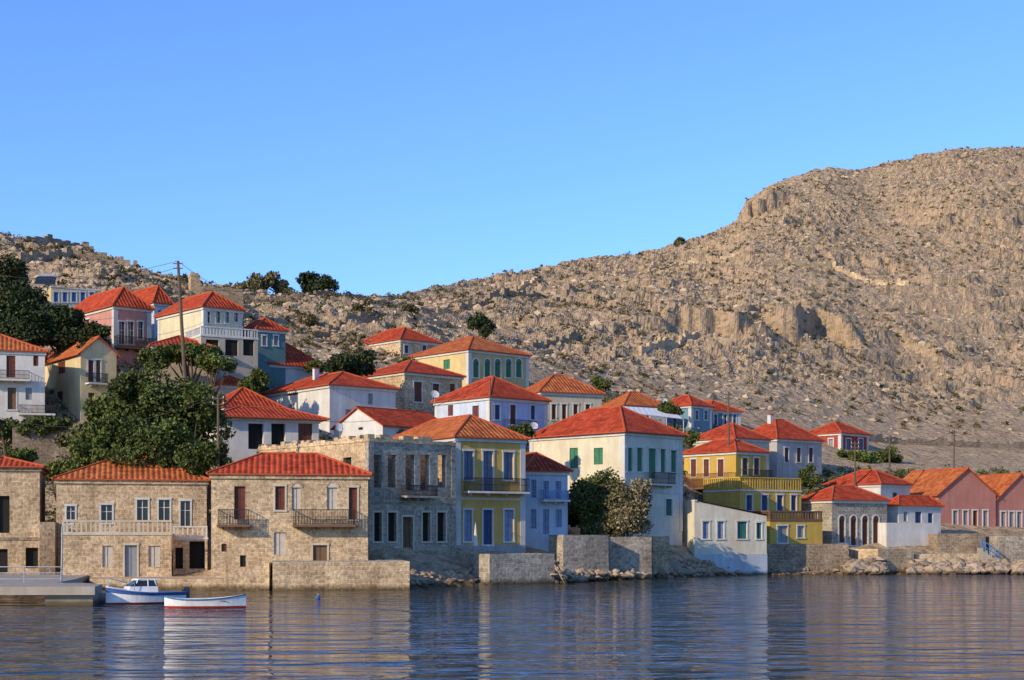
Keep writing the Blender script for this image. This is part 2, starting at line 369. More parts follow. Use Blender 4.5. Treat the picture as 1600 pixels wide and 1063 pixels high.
house('blue_house',821,128,25,None,887,842,737,709,P_((0.48,0.55,0.66)),L=7,rm=RDK,wins=[S(830,838,750,778,SKB),S(849,858,752,780,SKB),S(868,877,752,780,SKB),S(829,838,796,826,SKB),S(848,858,796,835,SKB),S(868,878,796,824,SKB)],balc=[(844,884,766,781,shutter((.2,.3,.5)),TRIM,.7)])
house('cream_mansion',976,139,45,828,1066,830,676,637,P_((0.72,0.66,0.48)),wallR=P_((0.70,0.67,0.56)),ov=.45,quoin=TRIM,bands=[(768,P_((.55,.60,.66)))],found=1.5,
  wins=[S(890,903,700,732,GRN),S(928,942,700,726,GRN),S(979,988,700,737,GRN,TRIM),S(995,1004,700,737,GRN,TRIM),S(1013,1025,701,748,GRN,TRIM),S(1032,1040,702,738,GRN,TRIM),S(1048,1057,704,738,GRN,TRIM),S(1040,1050,780,806,TEALS,TRIM),S(890,903,770,800,GRN)],balc=[(1006,1044,738,756,IRON,TRIM)])
house('harbour_boathouse',1085,143.5,20,1031,1198,899,806,782,P_((0.72,0.66,0.49)),'shed',cornice=None,rm=RED,found=1.5,plinth=(866,P_((.46,.52,.58),True)),wallR=P_((0.70,0.66,0.53)),
  wins=[S(1038,1054,814,843,TEALS,TRIM),S(1098,1108,815,842,SKB,TRIM),S(1121,1131,815,842,SKB,TRIM),S(1152,1167,815,842,TEALS,TRIM),S(1182,1190,817,842,TEALS,TRIM)])
YL=P_((0.60,0.40,0.09))
house('yellow_balcony_house',1150,158,40,1069,1197,850,706,687,YL,wins=[S(1080,1088,718,745,BRN,TRIM),S(1100,1108,718,745,BRN,TRIM),S(1122,1131,718,745,BRN,TRIM),S(1160,1168,716,742,BRN,TRIM),S(1178,1186,716,742,BRN,TRIM),W(1076,1144,768,794,DARK,deep=.6)],balc=[(1070,1150,740,762,BRN,WOOD,1.2),(1158,1197,734,752,IRON,YL)])
house('yellow_terrace_house',1156,153.5,30,None,1252,850,765,0,YL,'flat',L=6,cornice=TRIM,bal=(745,YL),wins=[S(1166,1175,774,798,NAV,TRIM),S(1190,1199,774,798,NAV,TRIM),S(1214,1223,774,798,NAV,TRIM),S(1236,1244,774,798,NAV,TRIM)])
house('yellow_quay_house',1203,150.5,26,None,1285,860,812,0,YL,'flat',L=4,cornice=WOOD,bal=(798,WOOD),wins=[S(1215,1230,822,848,GRD,TRIM),S(1246,1256,822,840,GRD,TRIM)])
house('stone_arcade_house',1300,156,30,1252,1386,858,782,760,STG,cornice=TRIM,wins=[W(1311,1320,812,848,BRN,TRIM,arch=True),W(1329,1338,812,852,BRN,TRIM,arch=True),W(1347,1356,812,852,BRN,TRIM,arch=True),W(1364,1373,812,850,BRN,TRIM,arch=True),S(1262,1272,800,825,BRN,TRIM)])
house('white_house',1376,170,40,1290,1422,830,757,735,P_(WHITE),wins=[S(1395,1402,770,785,BRN)])
house('white_cottage',1404,161,30,1386,1470,858,791,775,P_(WHITE),wins=[S(1412,1418,800,815,GRD),S(1430,1440,800,820,NAV),S(1450,1458,802,822,NAV)])
PK=P_((0.48,0.21,0.17))
house('pink_warehouse',1466,172,20,1382,1556,836,771,731,PK,'gableR',rm=ORG,cornice=None,wins=[S(1489,1496,798,832,GRD,TRIM),S(1505,1512,798,832,GRD,TRIM),S(1520,1527,798,832,BRN,TRIM),S(1536,1543,798,832,GRD,TRIM)])
house('pink_warehouse',1557,175,20,None,1632,838,779,740,PK,'gableR',rm=ORG,L=11,cornice=None,wins=[S(1564,1571,800,834,GRD,TRIM),S(1577,1584,800,834,GRD,TRIM),S(1589,1596,800,834,GRD,TRIM)])
house('orange_roof_house',1640,188,25,1560,1760,820,765,727,P_((.6,.5,.4)),rm=RED)
# ---------------- middle rows
house('red_house',1314,205,45,1259,1357,720,677,660,P_((0.38,0.065,0.05)),quoin=TRIM,wins=[S(1272,1279,686,702,GRD,TRIM),S(1295,1302,686,706,GRD,TRIM),S(1322,1329,686,706,BLU,TRIM),S(1341,1348,686,706,BLU,TRIM)])
house('grey_house',1214,176,38,1152,1284,765,686,656,P_((0.48,0.46,0.42)),wins=[S(1226,1232,700,722,BRN,TRIM),S(1245,1251,700,722,BRN,TRIM),S(1264,1270,700,722,BRN,TRIM)],chim=1)
house('cream_house',1148,168,40,1082,1202,740,685,662,P_((0.60,0.55,0.45)),wins=[S(1160,1166,692,706,BRN,TRIM)])
house('blue_corner_house',765,148,42,680,855,676,621,589,P_((0.56,0.64,0.76)),wallR=P_((0.46,0.53,0.72)),quoin=TRIM,wins=[S(700,708,633,650,BRN),S(738,748,634,656,BRN),S(773,781,633,656,NAV,TRIM),S(797,806,633,663,BRN,TRIM),S(829,836,634,656,NAV,TRIM)],balc=[(786,829,656,671,IRON,TRIM)])
house('cream_house',845,165,25,808,940,664,613,587,P_((0.60,0.52,0.38)),rm=ORG,wins=[S(862,869,632,656,BRN,TRIM),S(878,885,632,656,BRN,TRIM),S(896,903,632,656,BRN,TRIM),S(915,922,632,656,BRN,TRIM)])
house('white_house',976,186,30,940,1040,670,634,613,P_(WHITE),rm=ORG,wins=[S(985,991,645,660,BBL),S(1010,1016,645,660,BBL)])
house('teal_house',1080,191,45,1030,1112,668,634,618,P_((0.16,0.30,0.38)),quoin=TRIM,wins=[G(1086,1091,642,656),G(1100,1105,642,656)])
house('navy_house',1108,197,30,None,1157,668,642,627,P_((0.12,0.20,0.30)),L=7,quoin=TRIM,wins=[G(1115,1120,648,664),G(1130,1135,648,664),G(1145,1150,648,664)])
house('yellow_villa',732,178,42,641,826,600,547,527,P_((0.68,0.54,0.26)),wallR=P_((.58,.46,.22)),rm=ORG,quoin=TRIM,wins=[W(739,748,567,590,GRN,TRIM,arch=True),W(757,766,567,590,GRN,TRIM,arch=True),W(773,782,567,590,GRN,TRIM,arch=True),W(790,799,567,590,GRN,TRIM,arch=True),W(806,815,567,590,GRN,TRIM,arch=True),S(693,703,562,577,GRN)])
house('stone_house',626,195,42,553,686,566,531,514,STL,wins=[S(632,638,540,552,NAV,TRIM),S(660,666,540,552,NAV,TRIM)])
house('stone_house',632,165,42,561,722,645,582,563,STL,wins=[S(647,659,597,628,BRN,TRIM),S(676,686,600,625,BRN,TRIM),S(703,711,600,622,BRN)])
house('white_house',515,150,38,411,618,666,602,585,P_(WHITE),wins=[S(448,466,606,618,BRN),S(450,460,632,652,GRD),S(540,552,640,656,GRD),S(575,583,615,632,GRD)],chim=1)
house('white_house',422,163,35,352,505,604,570,538,P_(WHITE),wins=[S(385,395,578,588,BRN)])
house('white_porch_house',344,137,26,322,498,722,652,637,P_(WHITE),ov=.8,rm=RED,wins=[W(388,412,662,702,DARK,deep=.5),W(424,446,662,700,DARK,deep=.5),W(466,488,662,700,BRN),S(352,360,668,685,BRN)])
house('white_house',352,143,32,318,442,700,637,606,P_(WHITE),ov=.4)
house('white_gabled_house',598,138,46,522,705,694,663,636,P_(WHITE),'gableL',cornice=None,ov=.25,wins=[W(560,567,660,672,DARK)])
# ---------------- left group
house('white_balcony_house',-70,146,18,None,70,655,546,524,P_(WHITE),L=9,rm=ORG,wins=[S(-20,-6,556,590,BRN,TRIM),S(10,24,556,590,BRN),S(52,60,556,572,BRN),S(12,25,606,640,WOOD,TRIM),S(40,50,606,625,GRD)],balc=[(-30,46,578,592,IRON,TRIM),(30,88,633,646,IRON,TRIM)])
CRM=P_((0.70,0.58,0.33))
house('cream_gabled_house',126,151,35,54,182,652,549,526,CRM,'gableR',rm=ORG,cornice=None,wins=[S(90,102,566,584,BRN),S(138,146,563,597,BRN,TRIM),S(150,157,563,597,WOOD,TRIM),S(138,148,614,632,BRN),S(88,98,612,632,BRN)],balc=[(134,164,583,598,IRON,TRIM)])
house('pink_house',178,165,40,100,236,556,479,456,P_((0.58,0.29,0.24)),quoin=TRIM,wins=[G(186,194,503,538),G(200,208,503,538),G(216,223,503,530),S(130,140,500,520,BRN,TRIM)],balc=[(178,231,526,543)])
house('pale_blue_house',241,177,40,180,266,530,474,453,P_((0.55,0.60,0.66)),wins=[S(247,252,485,500,BBL),S(205,212,485,500,BRN)])
house('cream_villa',318,158,40,247,378,552,480,461,P_((0.69,0.63,0.42)),wins=[G(322,328,487,505),G(338,344,487,505),G(352,358,487,505),G(366,372,487,503)],quoin=TRIM)
house('cream_veranda_house',314,154,30,None,403,566,523,0,P_((0.5,0.46,0.36)),'flat',L=5,bal=(509,TRIM),wins=[W(322,342,531,556,DARK),W(352,372,531,556,DARK),W(380,397,531,556,DARK)])
house('teal_house',402,162,35,374,446,560,515,498,P_((0.12,0.24,0.24)),wins=[S(410,416,525,540,GRD,TRIM),S(428,434,525,540,GRD,TRIM)])
house('blue_window_house',80,186,32,60,156,482,447,0,P_((0.62,0.52,0.30)),'flat',wallR=P_((.62,.58,.42)),wins=[S(84,91,457,472,BBL,TRIM),S(98,105,457,472,BBL,TRIM),S(112,119,457,472,BBL,TRIM),S(126,133,457,472,BBL,TRIM),S(140,147,457,472,BBL,TRIM)])
house('white_house',-8,181,35,-40,56,485,460,440,P_(WHITE),rm=RED)
house('low_red_roof_house',238,152,20,None,334,580,541,526,P_((.5,.42,.3)),L=7,rm=RDK,wins=[W(250,320,548,565,DARK)])
house('low_red_roof_house',345,152,30,None,386,625,602,589,P_((.6,.55,.45)),L=5)
house('stone_ruin_tower',298,214,20,None,313,455,429,0,STL,'ruin',L=2.2)
house('stone_ruin_hut',316,207,15,None,380,478,450,0,STD,'ruin',L=5,wins=[W(340,350,462,480)])
house('stone_shed',570,262,15,None,605,492,471,0,STD,'flat',L=4,cornice=STD,wins=[W(580,586,476,490,DARK)])
# ---------------- sea walls and terraces
def block(name,c,d,a,r,base,top,L,mat=STL,l=None,found=2.5): return house(name,c,d,a,l,r,base,top,0,mat,'flat',L=L,cornice=None,found=found)
block('stone_sea_wall',426,102,9,640,921,878,7)
block('stone_sea_wall',765,115.5,32,866,914,866,None,STG,l=713)
block('stone_garden_wall',62,113,12,86,895,816,3,STD)
block('stone_retaining_wall',880,127,30,951,890,836,None,STG,l=840)
block('stone_retaining_wall',952,131,18,1018,885,839,3,STG)
block('stone_retaining_wall',1019,137,15,1046,885,838,2,STL)
block('stone_retaining_wall',1198,149.5,12,1326,897,850,3.5,STD)
block('stone_retaining_wall',1372,150,30,1428,894,858,None,STL,l=1322)
block('stone_retaining_wall',1430,153,8,1530,884,866,4,STL)
block('stone_retaining_wall',1465,158,8,1540,870,834,3,STD)
block('stone_retaining_wall',1562,157,10,1720,870,838,4,STG)
block('white_garden_wall',1385,158,25,1466,858,817,2,P_(WHITE))
block('stone_garden_wall',20,138,20,120,700,668,.6,STD)
# ------------------------------------------------------------ terrain
cols=[-900,0,200,400,600,800,1000,1200,1400,1600,2600]
shore=[112,112,111,106,106,120,133,148,152,154,154]
kn=[[(118,880),(135,800),(142,700),(158,640),(180,530),(200,440)],
 [(116,888),(124,860),(137,735),(152,650),(170,542),(190,474)],
 [(116,888),(127,868),(139,735),(153,648),(169,553),(190,484)],
 [(112,890),(128,840),(137,722),(151,664),(166,600),(190,545)],
 [(112,888),(130,770),(150,694),(166,645),(182,590),(202,545)],
 [(124,868),(141,785),(152,684),(169,655),(187,602),(212,552)],
 [(138,868),(150,780),(166,685),(187,660),(207,625),(238,565)],
 [(152,864),(166,805),(179,735),(192,705),(216,650),(262,572)],
 [(157,860),(176,795),(191,735),(206,718),(232,680),(282,590)],
 [(161,860),(186,805),(206,738),(222,718),(248,680),(302,582)],
 [(161,860),(186,805),(206,738),(222,718),(248,680),(302,582)]]
cpx=[-900,-400,-200,0,50,100,150,200,300,400,540,650,750,850,925,1000,1060,1100,1135,1150,1162,1172,1205,1240,1290,1350,1385,1420,1490,1545,1600,1800,2100,2600]
cpy=[345,335,350,368,376,390,404,426,450,468,462,459,446,427,411,399,389,381,362,350,328,314,292,278,267,271,264,254,239,234,232,216,225,260]
cdp=[[-900,0,300,540,750,1000,1200,1600,2600],[235,232,240,270,335,400,430,470,480]]
def h2(ix,iy,seed):
    v=np.sin(ix*127.1+iy*311.7+seed*74.7)*43758.5453
    return v-np.floor(v)
def vn(x,y,seed=0):
    ix=np.floor(x); iy=np.floor(y); fx=x-ix; fy=y-iy; fx=fx*fx*(3-2*fx); fy=fy*fy*(3-2*fy)
    return (h2(ix,iy,seed)*(1-fx)+h2(ix+1,iy,seed)*fx)*(1-fy)+(h2(ix,iy+1,seed)*(1-fx)+h2(ix+1,iy+1,seed)*fx)*fy
def fbm(x,y,o=4,seed=0,g=.5):
    s_=0;a_=1;t=0
    for i in range(o): s_=s_+a_*vn(x*2**i+i*17.3,y*2**i-i*9.1,seed+i); t+=a_; a_*=g
    return s_/t
def knots(px):
    px=np.asarray(px,float); D=[];Z=[]
    sd=np.interp(px,cols,shore); D+= [sd-40,sd-5,sd,sd+1.5]; Z+=[sd*0-8,sd*0-2.5,sd*0-.1,sd*0+.45]
    for k in range(6):
        dk=np.interp(px,cols,[c[k][0] for c in kn]); zk=np.interp(px,cols,[Zp(c[k][1],c[k][0]) for c in kn]); D.append(dk);Z.append(zk)
    dc=np.interp(px,*cdp); zc=Zp(np.interp(px,cpx,cpy),dc)
    D+=[dc,dc+25,dc+90,dc+260,dc+620]; Z+=[zc,zc+.4,zc-10,zc-45,zc*0-15]
    return D,Z
def TH(px,d,detail=True):
    px=np.asarray(px,float); d=np.asarray(d,float); D,Z=knots(px)
    z=Z[0]*1.0
    for i in range(len(D)-1):
        t=np.clip((d-D[i])/(D[i+1]-D[i]),0,1); z=z+(Z[i+1]-Z[i])*t
    if not detail: return z
    x=K(px)*d
    hill=np.clip((d-D[8]-4)/30,0,1)
    fade=1-np.clip((d-D[10]+14)/14,0,1)*.6
    z=z+(fbm(x/1.7,d/1.7,3,3)-.5)*.5*(.5+.5*hill)*np.clip((d-D[3])/6,0,1)
    big=fbm(x/26,d/26,4,9)-.5
    z=z+big*6*hill*fade
    ph=(z+ (fbm(x/30,d/30,3,21)-.5)*10)/4.2
    fr=ph-np.floor(ph); amp=np.clip((fbm(x/22,d/22,3,33)-.42)*6,0.08,.9)
    z=z+hill*amp*(np.clip(fr/.16,0,1)-fr)*2.1*fade
    ph2=(z+ (fbm(x/9,d/9,3,25)-.5)*3)/1.4; fr2=ph2-np.floor(ph2)
    z=z+hill*(np.clip(fr2/.25,0,1)-fr2)*.7*fade
    for (p0,p1,dc0,hh) in ((930,1010,262,2.2),(1030,1180,282,5.2),(1190,1350,292,5.8),(1380,1480,300,2.6),(1150,1250,402,5),(1500,1640,235,3.5),(700,900,262,1.5),(1260,1420,345,2.4),(1440,1700,385,2.8),(830,960,300,1.8)):
        m=np.clip((px-p0)/25,0,1)*np.clip((p1-px)/25,0,1); wv=(fbm(x/12,x/31,3,int(p0))-.5)*26+(fbm(x/2.5,x/7,2,int(p0)+5)-.5)*5; s_=d-dc0-wv
        z=z+m*hh*(np.clip((s_+1.2)/2.4,0,1)-np.clip((s_+22)/44,0,1))*hill
    r=fbm(x/3.3,d/3.3,4,41); z=z+hill*(1-np.abs(2*r-1))**3*1.2*np.clip((fbm(x/15,d/15,2,50)-.3)*4,0,1)
    z=z+hill*(fbm(x/1.1,d/1.1,2,61)-.5)*.8
    return z
pxs=np.concatenate([np.arange(-900,-40,30),np.arange(-40,1645,3.0),np.arange(1650,2600,30)])
NR=460
D,Z=knots(pxs)
t=np.linspace(0,1,NR)[:,None]
s0=D[1]-3; s1=D[10]+10
dd=s0[None,:]+(s1-s0)[None,:]*t
back=np.concatenate([[D[0]+0*pxs]],0); far=np.array([s1+(D[14]-s1)*q for q in (.03,.07,.12,.2,.3,.45,.6,.8,1.0)])
dd=np.concatenate([back,dd,far],0); PX=np.broadcast_to(pxs,dd.shape)
zz=TH(PX,dd); xx=K(PX)*dd
co=np.stack([xx,dd,zz],-1).reshape(-1,3); nr,nc=dd.shape
idx=np.arange(nr*nc).reshape(nr,nc); fa=np.stack([idx[:-1,:-1],idx[:-1,1:],idx[1:,1:],idx[1:,:-1]],-1).reshape(-1,4)
def npmesh(name,co,fa,mats,smooth=False):
    me=bpy.data.meshes.new(name); me.vertices.add(len(co)); me.vertices.foreach_set('co',np.ascontiguousarray(co,dtype=np.float32).ravel())
    n=fa.shape[1]; me.loops.add(fa.size); me.loops.foreach_set('vertex_index',fa.ravel().astype(np.int32))
    me.polygons.add(len(fa)); me.polygons.foreach_set('loop_start',np.arange(0,fa.size,n,dtype=np.int32)); me.polygons.foreach_set('loop_total',np.full(len(fa),n,dtype=np.int32))
    me.update(calc_edges=True); me.validate()
    for m in mats: me.materials.append(m)
    me.polygons.foreach_set('use_smooth',[smooth]*len(me.polygons))
    o=bpy.data.objects.new(name,me); COL.objects.link(o); return o
t=NT('rocky_hillside',0.97,0.05); P=t.pos()
n1=t.noise(P,0.035,5,.65); n2=t.noise(P,0.25,6,.7); n3=t.noise(P,1.3,5,.75); n4=t.noise(P,0.55,4,.7,.5)
base=t.mix(t.ramp(n2,[(.35,0.),(.65,1.)]),(0.58,0.425,0.27),(0.41,0.295,0.185))
base=t.mix(t.ramp(n1,[(.4,0.),(.62,1.)]),base,(0.51,0.38,0.25))
base=t.mix(1.0,base,t.ramp(n3,[(.34,.42),(.48,.95),(.7,1.25)]),'MULTIPLY')
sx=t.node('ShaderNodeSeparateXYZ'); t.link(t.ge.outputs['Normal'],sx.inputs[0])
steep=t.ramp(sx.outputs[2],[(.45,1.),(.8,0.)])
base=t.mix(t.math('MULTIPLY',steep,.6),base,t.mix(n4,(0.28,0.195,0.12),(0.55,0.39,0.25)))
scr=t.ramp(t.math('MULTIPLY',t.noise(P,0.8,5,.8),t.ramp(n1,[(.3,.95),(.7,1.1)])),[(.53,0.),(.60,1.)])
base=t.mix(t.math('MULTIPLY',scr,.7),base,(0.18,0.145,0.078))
t.col(base)
vor=t.node('ShaderNodeTexVoronoi'); vor.feature='F1'; t.link(P,vor.inputs['Vector']); vor.inputs['Scale'].default_value=0.7
t.bump(t.math('ADD',t.math('MULTIPLY',n3,1.0),t.math('ADD',t.math('MULTIPLY',n2,1.2),t.math('MULTIPLY',vor.outputs['Distance'],.5))),1.0,.65)
HILL=t.m
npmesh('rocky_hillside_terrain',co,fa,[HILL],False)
# ------------------------------------------------------------ scattered rocks / scrub
def ico():
    p=(1+5**.5)/2; v=np.array([(-1,p,0),(1,p,0),(-1,-p,0),(1,-p,0),(0,-1,p),(0,1,p),(0,-1,-p),(0,1,-p),(p,0,-1),(p,0,1),(-p,0,-1),(-p,0,1)],float); v/=np.linalg.norm(v[0])
    f=np.array([(0,11,5),(0,5,1),(0,1,7),(0,7,10),(0,10,11),(1,5,9),(5,11,4),(11,10,2),(10,7,6),(7,1,8),(3,9,4),(3,4,2),(3,2,6),(3,6,8),(3,8,9),(4,9,5),(2,4,11),(6,2,10),(8,6,7),(9,8,1)]); return v,f
IV,IF=ico()
def rocks(name,pts,sizes,mat):
    n=len(pts); v=np.repeat(IV[None],n,0)*(1+rng.uniform(-.35,.35,(n,12,1)))*np.stack([rng.uniform(.7,1.4,n),rng.uniform(.7,1.3,n),rng.uniform(.5,.95,n)],-1)[:,None,:]*sizes[:,None,None]
    v=v+pts[:,None,:]; f=IF[None]+np.arange(n)[:,None,None]*12
    return npmesh(name,v.reshape(-1,3),f.reshape(-1,3),[mat])
def bould(c1,c2,wet):
    t=NT('boulder',0.95,.1); n3=t.noise(t.pos(),1.5,4,.7)
    c=t.mix(1.0,t.mix(t.ge.outputs['Random Per Island'],c1,c2),t.ramp(n3,[(.3,.55),(.7,1.2)]),'MULTIPLY')
    t.col(t.wet(c) if wet else c); t.bump(n3,.8,.2); return t.m
BOUL=bould((0.55,0.42,0.285),(0.37,0.28,0.19),False); SHR=bould((0.48,0.365,0.25),(0.25,0.19,0.135),True)
n=9000; px=rng.uniform(-30,1640,n); dc=np.interp(px,*cdp); D,Z=knots(px); d=D[8]+(dc-D[8])*rng.uniform(0,1,n)**.8
m=fbm(K(px)*d/14,d/14,3,70)>.44; px,d=px[m],d[m]; z=TH(px,d); sz=rng.uniform(.18,.6,len(px))*rng.choice([.8,1,1.6],len(px),p=[.6,.33,.07])
rocks('hillside_boulders',np.stack([K(px)*d,d,z],-1),sz,BOUL)
n=1700; px=rng.uniform(640,1700,n); sd=np.interp(px,cols,shore); d=sd+rng.uniform(-2.6,3.5,n); z=np.maximum(TH(px,d),-.15)+rng.uniform(-.1,.12,n)
rocks('shore_rocks',np.stack([K(px)*d,d,z],-1),rng.uniform(.12,.42,n),SHR)
n=620; px=np.concatenate([rng.uniform(1322,1380,130),rng.uniform(1420,1640,490)]); d=np.where(px<1400,rng.uniform(147,151,n),rng.uniform(147.5,153,n)); z=rng.uniform(0,1,n)*np.where(px<1400,1.7,1.1)*np.clip((d-146.0)/5,0.15,1); rocks('shore_rocks',np.stack([K(px)*d,d,z],-1),rng.uniform(.18,.7,n),SHR)
n=220; px=rng.uniform(866,1040,n); d=np.interp(px,[866,1040],[119,136])+rng.uniform(-1.5,2.5,n); rocks('shore_rocks',np.stack([K(px)*d,d,rng.uniform(0,.7,n)],-1),rng.uniform(.15,.5,n),SHR)
def leafquads(cen,size,n_per=1):
    n=len(cen); a=rng.normal(size=(n,3)); a/=np.linalg.norm(a,axis=1)[:,None]; b=rng.normal(size=(n,3)); b-=a*(a*b).sum(1)[:,None]; b/=np.linalg.norm(b,axis=1)[:,None]
    s_=(size*rng.uniform(.6,1.3,n))[:,None]; a=a*s_*.5; b=b*s_*.36
    return np.stack([cen-a,cen+b,cen+a,cen-b],1).reshape(-1,3), np.arange(n*4).reshape(-1,4)
n=6000; px=rng.uniform(-30,1640,n); dc=np.interp(px,*cdp); D,Z=knots(px); d=D[8]+(dc+5-D[8])*rng.uniform(0,1,n)**.85
dens=fbm(K(px)*d/18,d/18,3,90); m=dens>.46; px,d=px[m],d[m]; z=TH(px,d); n=len(px); k=22; r=rng.uniform(.16,.45,n)*np.where(rng.random(n)<.05,1.8,1)
cen=np.stack([K(px)*d,d,z],-1)[:,None,:]+rng.normal(size=(n,k,3))*r[:,None,None]*np.array([.6,.6,.4])+np.array([0,0,.15])
v,f=leafquads(cen.reshape(-1,3),0.38); SCR=leafmat((0.145,0.115,0.06))
npmesh('hillside_scrub',v,f,[SCR])
n=900; px=rng.uniform(-30,1640,n); dc=np.interp(px,*cdp); D,Z=knots(px); d=D[8]+5+(dc+3-D[8])*rng.uniform(0,1,n); z=TH(px,d); k=34; r=rng.uniform(.3,.75,n)
cen=np.stack([K(px)*d,d,z],-1)[:,None,:]+rng.normal(size=(n,k,3))*r[:,None,None]*np.array([.6,.6,.42])+np.array([0,0,.2])
v,f=leafquads(cen.reshape(-1,3),0.42); npmesh('hillside_scrub',v,f,[leafmat((0.085,0.078,0.038))])
# ------------------------------------------------------------ trees
BARK=plain('bark',(0.10,0.075,0.05),0.95)
GR1=leafmat((0.068,0.09,0.025)); GR2=leafmat((0.034,0.05,0.02)); OLV=leafmat((0.12,0.112,0.055)); GRY=leafmat((0.19,0.168,0.10)); BRT=leafmat((0.092,0.125,0.032))
def tree(name,px,d,yt,yb,w,mat,n=5000,size=.26,blobs=16,gapt=.30):
    n=int(n*1.4); size*=1.1
    bx=K(px)*d; bz=float(TH(px,d)); zt,zb=Zp(yt,d),Zp(yb,d); rx=w/2/F*d; rz=(zt-zb)/2; cz=(zt+zb)/2
    B=Bld(name,(bx,d,bz)); C=np.array([bx,d,cz])
    q=rng.normal(size=(blobs,3)); q/=np.linalg.norm(q,axis=1)[:,None]; q*=rng.uniform(.3,.8,(blobs,1)); bc=C+q*np.array([rx,rx*.8,rz]); br=rng.uniform(.24,.44,blobs)*min(rx,rz*1.3)
    cs=[]
    for c_,r_ in zip(bc,br):
        m=int(n/blobs); g=rng.normal(size=(m,3)); g/=np.linalg.norm(g,axis=1)[:,None]; rad=r_*rng.uniform(.3,1.15,(m,1))**.6
        cs.append(c_+g*rad*np.array([1.15,1.1,.85]))
    cs=np.concatenate(cs); cs=cs+rng.normal(size=cs.shape)*.10
    gap=fbm(cs[:,0]/.9+cs[:,1]/1.3,cs[:,2]/.8+cs[:,1]/1.7,2,int(px)); cs=cs[gap>gapt]
    v,f=leafquads(cs,size)
    base=Vector((bx,d,min(bz-.3,cz)))
    fork=Vector((bx+rng.uniform(-.3,.3),d,bz+(cz-bz)*.45 if cz>bz else bz)); tr=max(.08,rx*.055)
    B.tube('trunk',BARK,base,fork,tr*1.4,tr)
    for c_ in bc[:min(9,blobs)]:
        mid=fork.lerp(Vector(c_),.5)+Vector((rng.uniform(-.2,.2),rng.uniform(-.2,.2),.15)); B.tube('limbs',BARK,fork,mid,tr*.7,tr*.45,6); B.tube('limbs',BARK,mid,Vector(c_),tr*.45,tr*.12,6)
    e=B.finish(); o=npmesh('crown',v-np.array([bx,d,bz]),f,[mat]); o.parent=e; return e
for a in [('leafy_tree',165,127,606,740,120,GR1,9000,.28,24),('leafy_tree',225,126,562,705,130,GR1,10000,.28,26),('leafy_tree',292,126,568,735,130,GR1,11000,.28,28),('leafy_tree',150,122,672,748,110,BRT,6000,.26,16),('leafy_tree',318,119,690,748,100,GR1,6000,.26,16),('leafy_tree',235,121,668,748,130,GR1,8000,.26,20),('leafy_tree',198,123,640,700,90,GR1,6000,.26,14),('leafy_tree',262,122,650,710,90,BRT,6000,.26,14),
 ('dark_pine_tree',28,161,443,538,100,GR2,8000,.34,20),('dark_pine_tree',98,159,474,542,120,GR2,8000,.34,20),('dark_pine_tree',8,178,400,455,70,GR2,4500,.36,12),('leafy_tree',150,154,500,562,60,GR2,3500,.3,12),('dark_pine_tree',50,157,495,545,90,GR2,5000,.34,14),
 ('pine_tree',553,160,542,594,132,GR2,8500,.30,24),('pine_tree',749,214,484,534,50,GR2,3800,.34,14),
 ('carob_tree',494,262,421,462,76,GR2,6000,.42,18),('olive_tree',392,255,431,470,62,OLV,3200,.38,12),('olive_tree',432,257,429,468,66,OLV,3200,.38,12),('bush',1060,402,372,392,24,OLV,1000,.5,7),
 ('bush',437,228,458,504,36,GR1,2000,.34,9),('olive_tree',558,222,484,532,62,OLV,3000,.34,12),('bush',568,226,466,500,32,OLV,1100,.34,7),
 ('leafy_tree',300,150,533,575,135,GR1,8000,.26,20),('leafy_tree',245,148,542,580,60,GR1,4000,.26,12),('leafy_tree',395,148,577,616,44,BRT,3000,.24,10),('leafy_tree',335,147,545,590,66,BRT,3400,.24,10),
 ('tamarisk_tree',930,134,724,862,100,GR1,13000,.24,34),('tamarisk_tree',985,132.5,735,848,92,GRY,9000,.22,24),('tamarisk_tree',908,136,740,845,64,GR2,7000,.24,18),('tamarisk_tree',955,133,740,860,80,OLV,8000,.22,20),
 ('leafy_tree',1340,198,702,731,80,BRT,4500,.32,14),('leafy_tree',1380,200,698,732,70,GR1,4000,.32,12),('leafy_tree',935,202,587,615,40,GR1,2000,.28,8),('leafy_tree',1052,184,622,652,46,GR1,2400,.28,10),('bush',1076,165,666,694,34,BRT,1700,.24,8),('bush',816,139,660,705,40,GR1,2800,.22,9),('bush',1268,172,722,770,40,GR1,2600,.26,9),
 ('bush',60,139,648,684,120,GR1,5500,.25,16),('bush',10,140,655,692,90,GR2,4000,.25,12),('bush',115,136,664,704,70,OLV,3200,.25,10),('bush',490,165,560,590,34,GR1,1100,.26,6),('bush',640,140,668,686,44,OLV,1000,.24,6),('bush',845,134,816,846,44,GR1,1800,.2,8),('bush',30,128,700,735,90,GR1,4500,.25,12),('bush',90,128,720,750,60,BRT,3000,.25,10),('bush',310,134,690,720,60,GR1,3000,.25,10),('bush',640,172,560,600,50,GR1,1600,.26,8),
 ('bush',158,262,400,417,34,GR2,1400,.4,8),('bush',20,215,385,420,70,OLV,2000,.4,10),('olive_tree',640,238,475,495,34,OLV,900,.34,7),('bush',480,215,490,515,40,OLV,1500,.34,8)]:
    tree(*a[:7],n=a[7],size=a[8],blobs=a[9])
n=1700; px=rng.uniform(-30,1640,n); D,Z=knots(px); lim=np.where(px>1150,D[6],D[8]); d=D[5]+(lim-D[5])*rng.uniform(0,1,n); z=TH(px,d); k=40; r=rng.uniform(.3,.9,n)*np.where(px>1150,.6,1)
cen=np.stack([K(px)*d,d,z],-1)[:,None,:]+rng.normal(size=(n,k,3))*r[:,None,None]*np.array([.6,.6,.5])+np.array([0,0,.25])
h_=n//2
v,f=leafquads(cen[:h_].reshape(-1,3),0.3); npmesh('village_undergrowth',v,f,[OLV])
